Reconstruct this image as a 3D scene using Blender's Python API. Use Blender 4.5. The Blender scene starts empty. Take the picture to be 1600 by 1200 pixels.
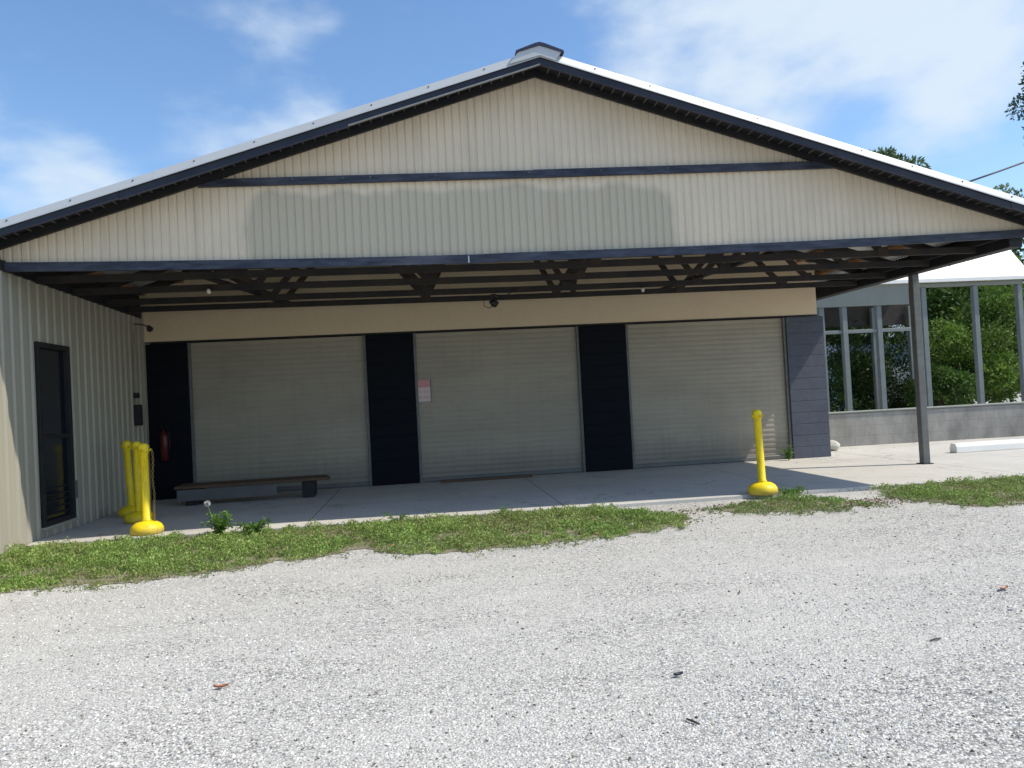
import bpy, math, random
import numpy as np
from mathutils import Vector, Matrix, noise as mnoise

random.seed(7)
RNG = np.random.default_rng(11)
scene = bpy.context.scene
COL = scene.collection

# ------------------------------------------------------------------ helpers
class MB:
    def __init__(self): self.v = []; self.f = []; self.s = []
    def add(self, vs, fs, smooth=False):
        n = len(self.v); self.v += [tuple(p) for p in vs]
        for f in fs: self.f.append(tuple(i + n for i in f)); self.s.append(smooth)
        return self
    def box(self, x0, x1, y0, y1, z0, z1, bev=0.0):
        if bev <= 0:
            vs = [(x0,y0,z0),(x1,y0,z0),(x1,y1,z0),(x0,y1,z0),(x0,y0,z1),(x1,y0,z1),(x1,y1,z1),(x0,y1,z1)]
            return self.add(vs, [(0,3,2,1),(4,5,6,7),(0,1,5,4),(1,2,6,5),(2,3,7,6),(3,0,4,7)])
        b = bev; rings = []
        for z, i in ((z0, b), (z0+b, 0), (z1-b, 0), (z1, b)):
            X0, X1, Y0, Y1 = x0+i, x1-i, y0+i, y1-i
            c = b*0.7 if i == 0 else b*0.5
            rings.append([(X0+c,Y0,z),(X1-c,Y0,z),(X1,Y0+c,z),(X1,Y1-c,z),(X1-c,Y1,z),(X0+c,Y1,z),(X0,Y1-c,z),(X0,Y0+c,z)])
        vs = [p for r in rings for p in r]; fs = [tuple(range(7,-1,-1)), tuple(range(24,32))]
        for k in range(3):
            for j in range(8):
                a = k*8+j; c2 = k*8+(j+1) % 8
                fs.append((a, c2, c2+8, a+8))
        return self.add(vs, fs)
    def bar(self, p0, p1, w, h, up=(0,0,1)):
        p0, p1 = Vector(p0), Vector(p1); d = (p1-p0).normalized(); up = Vector(up)
        s = d.cross(up)
        if s.length < 1e-4: s = d.cross(Vector((0,1,0)))
        s.normalize(); u = s.cross(d).normalized()
        vs = []
        for p in (p0, p1):
            for a, b in ((-1,-1),(1,-1),(1,1),(-1,1)): vs.append(p + s*(a*w/2) + u*(b*h/2))
        return self.add(vs, [(3,2,1,0),(4,5,6,7),(0,1,5,4),(1,2,6,5),(2,3,7,6),(3,0,4,7)])
    def tube(self, pts, r, n=8, closed=False):
        pts = [Vector(p) for p in pts]; m = len(pts); rr = r if isinstance(r, (list, tuple)) else [r]*m
        vs = []; prev = None
        for i, p in enumerate(pts):
            if closed: d = pts[(i+1) % m] - pts[i-1]
            else: d = pts[min(i+1, m-1)] - pts[max(i-1, 0)]
            d.normalize()
            if prev is None:
                a = d.cross(Vector((0,0,1)))
                if a.length < .05: a = d.cross(Vector((1,0,0)))
            else: a = prev - d*prev.dot(d)
            a.normalize(); prev = a; b = d.cross(a)
            for k in range(n):
                t = 2*math.pi*k/n; vs.append(p + (a*math.cos(t)+b*math.sin(t))*rr[i])
        fs = []
        for i in range(m if closed else m-1):
            j = (i+1) % m
            for k in range(n):
                k2 = (k+1) % n; fs.append((i*n+k, i*n+k2, j*n+k2, j*n+k))
        if not closed: fs += [tuple(range(n-1,-1,-1)), tuple((m-1)*n+k for k in range(n))]
        return self.add(vs, fs, True)
    def lathe(self, prof, c=(0,0,0), n=28):
        vs = []; fs = []; m = len(prof)
        for r, z in prof:
            for k in range(n):
                t = 2*math.pi*k/n; vs.append((c[0]+r*math.cos(t), c[1]+r*math.sin(t), c[2]+z))
        for i in range(m-1):
            for k in range(n):
                k2 = (k+1) % n; fs.append((i*n+k, i*n+k2, (i+1)*n+k2, (i+1)*n+k))
        fs += [tuple(range(n-1,-1,-1)), tuple((m-1)*n+k for k in range(n))]
        return self.add(vs, fs, True)
    def prism(self, poly, axis, a0, a1):
        """polygon in the two remaining axes, extruded along axis ('y': poly=(x,z); 'x': poly=(y,z))"""
        n = len(poly); vs = []
        for a in (a0, a1):
            for p, q in poly: vs.append((p, a, q) if axis == 'y' else (a, p, q) if axis == 'x' else (p, q, a))
        fs = [tuple(range(n)), tuple(range(2*n-1, n-1, -1))]
        for k in range(n): fs.append((k, n+k, n+(k+1) % n, (k+1) % n))
        return self.add(vs, fs)
    def build(self, name, m, parent=None):
        me = bpy.data.meshes.new(name)
        off = parent['_w'] if parent is not None and '_w' in parent else (0,0,0)
        me.from_pydata([(p[0]-off[0], p[1]-off[1], p[2]-off[2]) for p in self.v], [], self.f)
        me.polygons.foreach_set('use_smooth', self.s)
        if any(self.s):
            me.update()
        if m: me.materials.append(m)
        o = bpy.data.objects.new(name, me); COL.objects.link(o)
        if parent is not None:
            o.parent = parent
            if '_w' in parent: o['_w'] = tuple(off)
        # consistent outward normals
        import bmesh
        bm = bmesh.new(); bm.from_mesh(me); bmesh.ops.recalc_face_normals(bm, faces=bm.faces); bm.to_mesh(me); bm.free()
        return o

def tag(o, label=None, cat=None, group=None, kind=None):
    if label: o['label'] = label
    if cat: o['category'] = cat
    if group: o['group'] = group
    if kind: o['kind'] = kind
    return o

def thing(name, loc, label, cat, group=None, rz=0.0, local=False):
    """Empty at a thing's base. local=False: children are modelled in world coordinates (unrotated thing)."""
    o = bpy.data.objects.new(name, None); COL.objects.link(o)
    o.empty_display_size = .2; o.location = loc; o.rotation_euler = (0,0,rz)
    if not local: o['_w'] = tuple(loc)
    return tag(o, label, cat, group)

def copy_tree(o, parent=None):
    c = o.copy(); COL.objects.link(c); c.parent = parent
    for ch in list(o.children): copy_tree(ch, c)
    return c

def mesh_np(name, verts, faces_n, nv, mat, cols=None, parent=None, smooth=False):
    """verts (N,3) float, faces_n flat loop index array, all faces with nv corners"""
    me = bpy.data.meshes.new(name)
    nf = len(faces_n)//nv
    me.vertices.add(len(verts)); me.vertices.foreach_set('co', np.ascontiguousarray(verts, dtype=np.float32).ravel())
    me.loops.add(len(faces_n)); me.loops.foreach_set('vertex_index', np.ascontiguousarray(faces_n, dtype=np.int32))
    me.polygons.add(nf); me.polygons.foreach_set('loop_start', np.arange(nf, dtype=np.int32)*nv)
    me.polygons.foreach_set('use_smooth', np.full(nf, smooth))
    me.update(calc_edges=True)
    if cols is not None:
        a = me.color_attributes.new('tint', 'FLOAT_COLOR', 'POINT')
        a.data.foreach_set('color', np.ascontiguousarray(cols, dtype=np.float32).ravel())
    me.materials.append(mat)
    o = bpy.data.objects.new(name, me); COL.objects.link(o)
    if parent is not None: o.parent = parent
    return o

# ------------------------------------------------------------------ materials
class NT:
    def __init__(self, name):
        self.m = bpy.data.materials.new(name); self.m.use_nodes = True
        self.t = self.m.node_tree; self.n = self.t.nodes; self.b = self.n['Principled BSDF']
    def node(self, ty, **kw):
        nd = self.n.new(ty)
        for k, v in kw.items():
            if k.startswith('i_'): nd.inputs[k[2:].replace('_',' ')].default_value = v
            else: setattr(nd, k, v)
        return nd
    def link(self, a, b): self.t.links.new(a, b)
    def pos(self, scale=(1,1,1)):
        g = self.node('ShaderNodeNewGeometry'); mp = self.node('ShaderNodeMapping'); mp.inputs['Scale'].default_value = scale
        self.link(g.outputs['Position'], mp.inputs['Vector']); return mp.outputs['Vector']
    def objc(self, scale=(1,1,1)):
        g = self.node('ShaderNodeTexCoord'); mp = self.node('ShaderNodeMapping'); mp.inputs['Scale'].default_value = scale
        self.link(g.outputs['Object'], mp.inputs['Vector']); return mp.outputs['Vector']
    def noise(self, vec, scale, detail=4, rough=.55):
        nd = self.node('ShaderNodeTexNoise'); nd.inputs['Scale'].default_value = scale
        nd.inputs['Detail'].default_value = detail; nd.inputs['Roughness'].default_value = rough
        self.link(vec, nd.inputs['Vector']); return nd.outputs['Fac']
    def ramp(self, fac, stops, interp='LINEAR'):
        r = self.node('ShaderNodeValToRGB'); r.color_ramp.interpolation = interp
        e = r.color_ramp.elements
        while len(e) < len(stops): e.new(.5)
        for k, (p, c) in enumerate(stops):
            e[k].position = p; e[k].color = (c[0], c[1], c[2], 1) if isinstance(c, (tuple, list)) else (c, c, c, 1)
        self.link(fac, r.inputs['Fac']); return r.outputs['Color']
    def mix(self, fac, a, b, mode='MIX'):
        m = self.node('ShaderNodeMix'); m.data_type = 'RGBA'; m.blend_type = mode
        for sock, v in ((m.inputs[0], fac), (m.inputs[6], a), (m.inputs[7], b)):
            if isinstance(v, bpy.types.NodeSocket): self.link(v, sock)
            elif isinstance(v, (tuple, list)): sock.default_value = (v[0], v[1], v[2], 1)
            else: sock.default_value = v
        return m.outputs[2]
    def math(self, op, a, b=None, c=None, clamp=False):
        m = self.node('ShaderNodeMath'); m.operation = op; m.use_clamp = clamp
        for i, v in enumerate((a, b, c)):
            if v is None: continue
            if isinstance(v, bpy.types.NodeSocket): self.link(v, m.inputs[i])
            else: m.inputs[i].default_value = v
        return m.outputs[0]
    def bump(self, h, dist=.01, strength=1.0):
        b = self.node('ShaderNodeBump'); b.inputs['Distance'].default_value = dist; b.inputs['Strength'].default_value = strength
        self.link(h, b.inputs['Height']); self.link(b.outputs['Normal'], self.b.inputs['Normal'])
    def set(self, color=None, rough=None, metal=None, spec=None):
        if color is not None:
            if isinstance(color, bpy.types.NodeSocket): self.link(color, self.b.inputs['Base Color'])
            else: self.b.inputs['Base Color'].default_value = (*color, 1)
        if rough is not None:
            if isinstance(rough, bpy.types.NodeSocket): self.link(rough, self.b.inputs['Roughness'])
            else: self.b.inputs['Roughness'].default_value = rough
        if metal is not None: self.b.inputs['Metallic'].default_value = metal
        if spec is not None: self.b.inputs['Specular IOR Level'].default_value = spec
        return self.m

def worn(name, c, c2=None, scale=3.0, stretch=(1,1,1), rough=.55, metal=0, bump=.0, amt=.5, spec=.3, fine=60):
    t = NT(name); v = t.pos(stretch) ; c2 = c2 or tuple(x*.7 for x in c)
    n1 = t.noise(v, scale, 6, .6); f = t.ramp(n1, [(.35, 0.0), (.7, 1.0)])
    f = t.math('MULTIPLY', f, amt)
    col = t.mix(f, c, c2)
    n2 = t.noise(t.pos(), fine, 3)
    col = t.mix(.25, col, t.ramp(n2, [(.3, .35), (.7, 1.0)]), 'MULTIPLY') if bump else col
    if bump: t.bump(n2, bump, .6)
    r = t.math('MULTIPLY_ADD', n1, .25, rough-.12)
    return t.set(col, r, metal, spec)

M = {}
# gable siding: tan painted corrugated steel with a greyer, overpainted area where a signboard once was
t = NT('tan_siding')
v = t.pos(); n = t.noise(v, 1.3, 5)
streak = t.noise(t.pos((14, 14, .7)), 1.0, 5, .6)
base = t.mix(t.ramp(n, [(.3, 0.0), (.7, 1.0)]), (.72, .61, .465), (.64, .55, .425))
base = t.mix(t.math('MULTIPLY', t.ramp(streak, [(.5, 0.0), (.8, 1.0)]), .3), base, (.42, .37, .30))
sep = t.node('ShaderNodeSeparateXYZ'); t.link(v, sep.inputs[0])
wob = t.noise(t.pos((1,1,1)), 2.6, 3, .6)
xz = t.math('MULTIPLY_ADD', wob, .22, -.11)
dx = t.math('SUBTRACT', 2.45, t.math('ABSOLUTE', t.math('SUBTRACT', t.math('ADD', sep.outputs[0], t.math('MULTIPLY',xz,.6)), .62)))
topz = t.math('MULTIPLY_ADD', t.noise(t.pos((1,0,0)), 1.5, 2, .5), .40, 3.52)
dz = t.math('SUBTRACT', topz, t.math('ADD', sep.outputs[2], xz))
ar = t.math('SMOOTH_MIN', dx, dz, .55)
msk = t.node('ShaderNodeMapRange'); msk.inputs['From Min'].default_value = -.05; msk.inputs['From Max'].default_value = .03
t.link(ar, msk.inputs['Value'])
base = t.mix(t.math('MULTIPLY', msk.outputs[0], .9), base, (.475, .425, .325))
gr = t.noise(t.pos((5, 5, .35)), 1.3, 6, .65)
base = t.mix(t.math('MULTIPLY', t.ramp(gr, [(.55, 0.0), (.8, 1.0)]), .35), base, (.38, .30, .20))
M['siding'] = t.set(base, .55, 0, .3)
M['upper'] = worn('tan_upper_wall', (.78,.635,.44), (.69,.56,.385), 1.2, rough=.7, bump=.002)
M['lwall'] = worn('cream_wall_panel', (.375,.355,.29), (.31,.295,.24), 1.0, (3,3,.4), rough=.45, amt=.6)
t = NT('roll_door_paint'); v = t.pos()
n1 = t.noise(t.pos((.6,.6,1.6)), .9, 5, .6); n2 = t.noise(t.pos((9,9,.6)), 1.2, 6, .65); n3 = t.noise(t.pos((1.5,1,9)), 1.5, 5, .6)
c = t.mix(t.ramp(n1, [(.3,0.),(.7,1.)]), (.375,.34,.27), (.30,.27,.215))
c = t.mix(t.math('MULTIPLY', t.ramp(n2, [(.5,0.),(.85,1.)]), .22), c, (.17,.15,.12))
c = t.mix(t.math('MULTIPLY', t.ramp(n3, [(.55,0.),(.75,1.)]), .3), c, (.22,.20,.17))
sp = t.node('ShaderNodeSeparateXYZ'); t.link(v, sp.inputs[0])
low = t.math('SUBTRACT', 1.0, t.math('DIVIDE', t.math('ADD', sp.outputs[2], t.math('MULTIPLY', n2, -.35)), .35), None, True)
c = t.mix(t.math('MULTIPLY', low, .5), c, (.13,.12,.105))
M['door'] = t.set(c, t.math('MULTIPLY_ADD', n1, .2, .42), 0, .35)
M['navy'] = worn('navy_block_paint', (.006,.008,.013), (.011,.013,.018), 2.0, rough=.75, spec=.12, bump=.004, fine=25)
M['navy_sunny'] = worn('sunlit_block_paint', (.095,.105,.135), (.13,.145,.175), 2.0, rough=.7, bump=.004, fine=25, spec=.15)  # lighter copy of the navy paint, sunlight put into the right pier's colour
M['beam'] = worn('navy_timber', (.020,.025,.042), (.085,.10,.14), 3.5, (1,1,6), rough=.55, amt=.75, bump=.002)
M['fascia'] = worn('dark_fascia', (.014,.016,.026), (.036,.041,.062), 2.5, rough=.4, amt=.6)
M['black'] = worn('black_painted_wood', (.013,.014,.018), (.035,.032,.03), 5, rough=.6, amt=.6)
M['truss'] = worn('dark_truss_timber', (.022,.023,.026), (.06,.048,.038), 4, rough=.65, amt=.7)
M['web'] = worn('brown_web_timber', (.065,.045,.034), (.028,.024,.022), 5, rough=.7, amt=.8)
M['purlin'] = worn('bare_pine', (.42,.22,.10), (.24,.12,.06), 4, (1,1,1), rough=.7, amt=.8)
M['gusset'] = worn('zinc_plate', (.45,.46,.46), (.28,.26,.24), 12, rough=.4, metal=.7)
M['galv'] = worn('galvanised_roof', (.56,.58,.60), (.40,.38,.36), 3, rough=.38, metal=.45, amt=.6)
M['trim'] = worn('pale_metal_trim', (.47,.485,.49), (.40,.42,.435), 2, rough=.4, metal=.15, amt=.6, spec=.5)
M['capdark'] = worn('dark_cap', (.03,.035,.07), None, 4, rough=.4)
M['white'] = worn('white_paint', (.80,.80,.77), (.68,.67,.63), 4, rough=.5, amt=.5)
M['screw'] = worn('dark_steel', (.04,.04,.045), None, 10, rough=.4, metal=.6)
M['chain'] = worn('rusty_chain', (.24,.13,.06), (.40,.32,.12), 40, rough=.6, metal=.3)
M['post'] = worn('grey_steel_post', (.16,.165,.16), (.09,.085,.08), 3, (1,1,3), rough=.5, metal=.2)
M['shelter'] = worn('blue_grey_post', (.19,.215,.215), (.12,.14,.14), 3, rough=.5)
M['header'] = worn('grey_green_board', (.22,.235,.21), (.17,.185,.165), 2, rough=.6)
M['red'] = worn('red_enamel', (.09,.012,.012), None, 5, rough=.3)
M['rock'] = worn('pale_rock', (.62,.60,.54), (.45,.43,.38), 12, rough=.8, bump=.01)
M['plank'] = worn('brown_plank', (.12,.07,.045), (.08,.05,.035), 6, (1,4,1), rough=.7, amt=.8)
M['paleboard'] = worn('pale_board', (.12,.12,.12), (.08,.078,.075), 5, (1,4,1), rough=.6)
M['soil'] = worn('soil', (.20,.18,.11), (.34,.32,.24), 6, rough=.95, bump=.02, fine=90, amt=.8)
M['bark'] = worn('bark', (.10,.075,.055), (.05,.04,.03), 8, (1,1,.3), rough=.9, bump=.02)

# yellow plastic (object coordinates so that copies agree)
t = NT('yellow_plastic'); n = t.noise(t.objc(), 9, 5)
colr = t.mix(t.math('MULTIPLY', t.ramp(n, [(.5, 0.0), (.75, 1.0)]), .5), (.86, .63, .012), (.50, .38, .04))
s4 = t.node('ShaderNodeSeparateXYZ'); t.link(t.objc(), s4.inputs[0])
sc_ = t.noise(t.objc((1,1,.25)), 38, 5, .7); colr = t.mix(t.math('MULTIPLY', t.ramp(sc_, [(.56, 0.0), (.64, 1.0)]), .5), colr, (.30,.24,.05))
dl = t.math('SUBTRACT', 1.0, t.math('DIVIDE', t.math('ADD', s4.outputs[2], t.math('MULTIPLY', n, -.06)), .05), None, True)
colr = t.mix(t.math('MULTIPLY', dl, .55), colr, (.28,.22,.09))
M['yellow'] = t.set(colr, t.math('MULTIPLY_ADD', n, .3, .30), 0, .4)
# dark glass
t = NT('dark_glass'); M['glass'] = t.set((.006,.010,.018), .12, 0, .6)
# light bulb (off)
t = NT('frosted_bulb'); M['bulb'] = t.set((.8,.78,.72), .25)

# concrete slab
t = NT('slab_concrete'); v = t.pos()
n1 = t.noise(v, .8, 6, .6); n2 = t.noise(v, 30, 4); n3 = t.noise(v, 4, 5, .7)
c = t.mix(t.ramp(n1, [(.3,0.),(.7,1.)]), (.58,.555,.50), (.49,.465,.42))
c = t.mix(t.math('MULTIPLY', t.ramp(n3, [(.52,0.),(.72,1.)]), .4), c, (.34,.33,.315))
c = t.mix(.35, c, t.ramp(n2, [(.3,.6),(.7,1.)]), 'MULTIPLY'); t.bump(n2, .003, .6)
st = t.noise(t.pos((1,1.6,1)), .55, 7, .7); c = t.mix(t.math('MULTIPLY', t.ramp(st, [(.55,0.),(.68,1.)]), .35), c, (.24,.225,.20))
crk = t.node('ShaderNodeTexVoronoi'); crk.feature = 'DISTANCE_TO_EDGE'; crk.inputs['Scale'].default_value = .42
dv = t.node('ShaderNodeVectorMath'); dv.operation = 'ADD'; t.link(v, dv.inputs[0]); nn = t.node('ShaderNodeTexNoise'); nn.inputs['Scale'].default_value = 2.5; t.link(v, nn.inputs['Vector']); t.link(nn.outputs['Color'], dv.inputs[1]); t.link(dv.outputs[0], crk.inputs['Vector'])
c = t.mix(t.math('MULTIPLY', t.math('LESS_THAN', crk.outputs['Distance'], .0035), .6), c, (.12,.115,.11))
sx = t.node('ShaderNodeSeparateXYZ'); t.link(v, sx.inputs[0])
jt = t.math('ABSOLUTE', t.math('SUBTRACT', t.math('FRACT', t.math('DIVIDE', t.math('ADD', sx.outputs[0], 4.38), 3.0)), .5))
jm = t.math('GREATER_THAN', jt, .4975)
c = t.mix(t.math('MULTIPLY', jm, .8), c, (.10,.10,.095))
M['slab'] = t.set(c, .8, 0, .3)
# low block wall
t = NT('weathered_blockwork'); v = t.pos()
n1 = t.noise(t.pos((1,1,.5)), 1.6, 6, .65); n2 = t.noise(v, 25, 4)
c = t.mix(t.ramp(n1, [(.35,0.),(.65,1.)]), (.36,.345,.315), (.19,.18,.165))
br = t.node('ShaderNodeTexBrick'); br.inputs['Scale'].default_value = 1.0
br.inputs['Brick Width'].default_value = .4; br.inputs['Row Height'].default_value = .2; br.inputs['Mortar Size'].default_value = .008
cmb = t.node('ShaderNodeCombineXYZ'); s2 = t.node('ShaderNodeSeparateXYZ'); t.link(v, s2.inputs[0])
t.link(s2.outputs[0], cmb.inputs[0]); t.link(s2.outputs[2], cmb.inputs[1]); t.link(cmb.outputs[0], br.inputs['Vector'])
c = t.mix(t.math('MULTIPLY', br.outputs['Fac'], .18), c, (.09,.09,.085)); t.bump(n2, .004)
M['block'] = t.set(c, .9, 0, .2)

# gravel lot
t = NT('gravel_lot'); v = t.pos()
def vor(scale, vec, feature='F1'):
    nd = t.node('ShaderNodeTexVoronoi'); nd.inputs['Scale'].default_value = scale; nd.feature = feature
    t.link(vec, nd.inputs['Vector']); return nd
va = vor(75, v); vb = vor(150, v)
cell = t.node('ShaderNodeSeparateColor'); t.link(va.outputs['Color'], cell.inputs[0])
cellb = t.node('ShaderNodeSeparateColor'); t.link(vb.outputs['Color'], cellb.inputs[0])
ca = t.ramp(cell.outputs[0], [(0., (.09,.095,.105)), (.14, (.27,.275,.28)), (.45, (.50,.50,.495)), (.8, (.66,.655,.64)), (1., (.80,.80,.79))])
cb = t.ramp(cellb.outputs[1], [(0., (.11,.115,.12)), (.2, (.38,.38,.38)), (.6, (.56,.56,.55)), (1., (.70,.70,.69))])
big = t.noise(v, .55, 5, .6); mid = t.noise(t.pos((.35,1.5,1)), 1.6, 5, .6)
dust = t.ramp(t.math('ADD', t.math('MULTIPLY', big, .6), t.math('MULTIPLY', mid, .4)), [(.38, .05), (.62, .95)])
c = t.mix(dust, ca, cb)
gap = t.ramp(va.outputs['Distance'], [(.35, 1.), (.75, .55)])
c = t.mix(t.math('SUBTRACT', 1.0, t.math('MULTIPLY', dust, .6)), c, gap, 'MULTIPLY')
c = t.mix(t.math('MULTIPLY', dust, .3), c, (.60,.60,.59))
spk = t.math('GREATER_THAN', cellb.outputs[2], .95)
c = t.mix(t.math('MULTIPLY', spk, .7), c, (.09,.09,.10))
c = t.mix(1.0, c, (1.0, .975, .92), 'MULTIPLY')
h = t.math('SUBTRACT', 1.0, va.outputs['Distance']); t.bump(h, .008, .8)
M['gravel'] = t.set(c, .9, 0, .2)

def tint_mat(name, rough=.6, trans=0.0, spec=.3):
    t = NT(name); a = t.node('ShaderNodeAttribute'); a.attribute_name = 'tint'
    t.set(a.outputs['Color'], rough, 0, spec)
    if trans:
        tr = t.node('ShaderNodeBsdfTranslucent'); mx = t.node('ShaderNodeMixShader'); mx.inputs[0].default_value = trans
        t.link(a.outputs['Color'], tr.inputs['Color']); t.link(t.b.outputs[0], mx.inputs[1]); t.link(tr.outputs[0], mx.inputs[2])
        t.link(mx.outputs[0], t.n['Material Output'].inputs['Surface'])
    return t.m
M['stone'] = tint_mat('loose_stone', .9, 0, .15)
M['leaf'] = tint_mat('leaf', .55, .3, .3)

# ------------------------------------------------------------------ measured layout (metres; slab top is z = 0)
WX, RX = -4.38, 6.98           # left wall plane, right end of back wall
FY, GY, BY = 8.35, 8.80, 12.90 # roof front edge, gable siding plane, back wall plane
PX, PZ, SL = 1.48, 5.02, .311  # ridge x, siding apex z, slope
EL, ER = -4.75, 7.66           # eaves
YB = 22.0
GZ = -.05                      # ground level
def rz(x): return PZ - SL*abs(x-PX)

# ------------------------------------------------------------------ ground
def ground_h(x, y):
    a = mnoise.noise(Vector((x*.35, y*.35, 0)))*.012 + mnoise.noise(Vector((x*1.3, y*1.3, 4)))*.005
    f = max(0., min(1., (8.6-y)/1.5)) if y > 0 else 1.
    return GZ + a*f
xs = [-400,-150,-60,-25,-12] + list(np.arange(-8, 10.01, .2)) + [13,20,30,60,150,400]
ys = [-200,-60,-20,-6,-1] + list(np.arange(0, 9.6, .2)) + [12,16,24,40,80,200,600]
g = MB(); vs = [(x, y, ground_h(x, y)) for y in ys for x in xs]; W = len(xs)
g.add(vs, [(j*W+i, j*W+i+1, (j+1)*W+i+1, (j+1)*W+i) for j in range(len(ys)-1) for i in range(W-1)], True)
tag(g.build('ground', M['gravel']), kind='structure')
g = MB(); g.box(WX+.03, 26, 9.0, 15.6, -.35, 0.0, .012)
tag(g.build('pavement', M['slab']), kind='structure')

# loose gravel: real stones close to the camera
def stones(n, ymin, ymax, rmin, rmax):
    y = RNG.uniform(0, 1, n); y = ymin + (ymax-ymin)*y
    x = RNG.uniform(-.72, .92, n)*y*1.0 + RNG.uniform(-.3, .3, n)
    return x, y, rmin*(rmax/rmin)**(RNG.uniform(0, 1, n)**1.7)
octv = np.array([(1,0,0),(0,1,0),(-1,0,0),(0,-1,0),(0,0,1),(0,0,-.6)], float)
octf = np.array([(0,1,4),(1,2,4),(2,3,4),(3,0,4),(1,0,5),(2,1,5),(3,2,5),(0,3,5)])
def noise2(x, y, s, seed):
    return np.array([mnoise.noise(Vector((a*s, b*s, seed))) for a, b in zip(x, y)])
parts = [stones(52000, 2.1, 4.6, .0035, .0105), stones(26000, 4.6, 7.6, .004, .011)]
X = np.concatenate([p[0] for p in parts]); Y = np.concatenate([p[1] for p in parts]); R = np.concatenate([p[2] for p in parts])
dens = noise2(X, Y, .9, 3.3) + .5*noise2(X, Y, 3.1, 9.3)
keep = RNG.uniform(0, 1, len(X)) < np.clip(.62 + .8*dens, .2, 1)
X, Y, R = X[keep], Y[keep], R[keep]; N = len(X)
Z = np.array([ground_h(a, b) for a, b in zip(X, Y)])
ang = RNG.uniform(0, 2*math.pi, N); ca_, sa_ = np.cos(ang), np.sin(ang)
sc3 = np.stack([RNG.uniform(.8, 1.35, N), RNG.uniform(.6, 1.0, N), RNG.uniform(.45, .85, N)], 1)*R[:, None]
V = octv[None] * sc3[:, None, :] * RNG.uniform(.75, 1.2, (N, 6, 1))
VX = V[..., 0]*ca_[:, None] - V[..., 1]*sa_[:, None] + X[:, None]
VY = V[..., 0]*sa_[:, None] + V[..., 1]*ca_[:, None] + Y[:, None]
tilt = RNG.uniform(-.35, .35, N)
VZ = V[..., 2] + V[..., 0]*tilt[:, None] + (Z + R*.10)[:, None]
verts = np.stack([VX, VY, VZ], -1).reshape(-1, 3)
faces = (octf[None] + (np.arange(N)*6)[:, None, None]).ravel()
gcol = np.clip(RNG.normal(.57, .10, N), .14, .78); dk = RNG.uniform(0, 1, N) < .08; gcol[dk] = RNG.uniform(.07, .2, dk.sum())
warm = RNG.normal(0, .012, N)
cols = np.stack([(gcol+warm)*1.0, gcol*.975, (gcol-warm*1.3)*.925, np.ones(N)], 1); cols = np.repeat(cols, 6, 0)
tag(mesh_np('loose_gravel', verts, faces, 3, M['stone'], cols), kind='stuff')

# ------------------------------------------------------------------ warehouse
bld = thing('open_bay_warehouse', (PX, 10.8, 0), 'tan corrugated metal warehouse with wide gable roof, open covered bay and navy trim', 'warehouse')

def corrugated(name, mat, parent, x0, x1, zlo, zhi, y, pitch=.09, depth=.0145, groove=True, thick=.004, holes=None):
    """vertical corrugations in the plane y=const, top and bottom edges given as functions of x; modelled relief"""
    mb = MB(); n = int((x1-x0)/pitch); P = []
    for i in range(n+1):
        b = x0 + i*pitch
        for fx, d in ((.0, 0.), (.56, .0), (.68, depth*.7), (.76, depth), (.84, depth*.95), (.92, depth*.6)):
            if b+fx*pitch <= x1: P.append((b+fx*pitch, d))
    vs = []
    for x, d in P:
        a, b = zlo(x), zhi(x)
        vs += [(x, y+d, a), (x, y+d, (a+b)/2), (x, y+d, b)]
    fs = []
    for i in range(len(P)-1):
        for k in range(2): fs.append((i*3+k, i*3+3+k, i*3+4+k, i*3+1+k))
    mb.add(vs, fs)
    o = mb.build(name, mat, parent)
    so = o.modifiers.new('thickness', 'SOLIDIFY'); so.thickness = thick; so.offset = 0
    return o

sag = lambda x: 2.955 + .0022*(x-1.3)**2 + (.006*(x+4.4) if x > 1 else .0)*.3   # sagging front beam
# gable siding
corrugated('gable_siding', M['siding'], bld, -4.62, 7.62, lambda x: sag(x)-.02, lambda x: rz(x)+.03, GY)
# front beam with slight sag, built of lengths
mb = MB(); step = .5; xx = -4.33
while xx < 7.60:
    x2 = min(xx+step, 7.60)
    mb.add([(a, yy, sag(a)+dz_) for a in (xx, x2) for yy in (GY-.055, GY-.012) for dz_ in (-.085, .012)],
           [(0,1,3,2),(4,6,7,5),(0,2,6,4),(1,5,7,3),(0,4,5,1),(2,3,7,6)])
    xx = x2
mb.build('front_beam', M['beam'], bld)
mb = MB(); mb.box(.60, .615, GY-.064, GY-.057, 2.875, 2.955); mb.build('beam_strap', M['gusset'], bld)
# collar beam across the gable
mb = MB()
cz = lambda x: 3.845 + .0115*(x+2.1)
mb.bar((-2.32, GY-.035, cz(-2.32)), (1.4, GY-.035, cz(1.4)-.006), .045, .082); mb.bar((1.4, GY-.036, cz(1.4)-.004), (5.25, GY-.036, cz(5.25)), .045, .088)
mb.build('collar_beam', M['beam'], bld)
for x in (-.75, -.45, .28, .62, 1.35, 2.2, 3.0, -1.3):
    mb = MB(); mb.lathe([(.010,0),(.010,.006),(.004,.009)], (0,0,0), 8)
    mb.v = [(x+p[0], GY-.058-p[2], cz(x)+.01+p[1]) for p in mb.v]; mb.build('beam_bolt', M['post'], bld)

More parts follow.
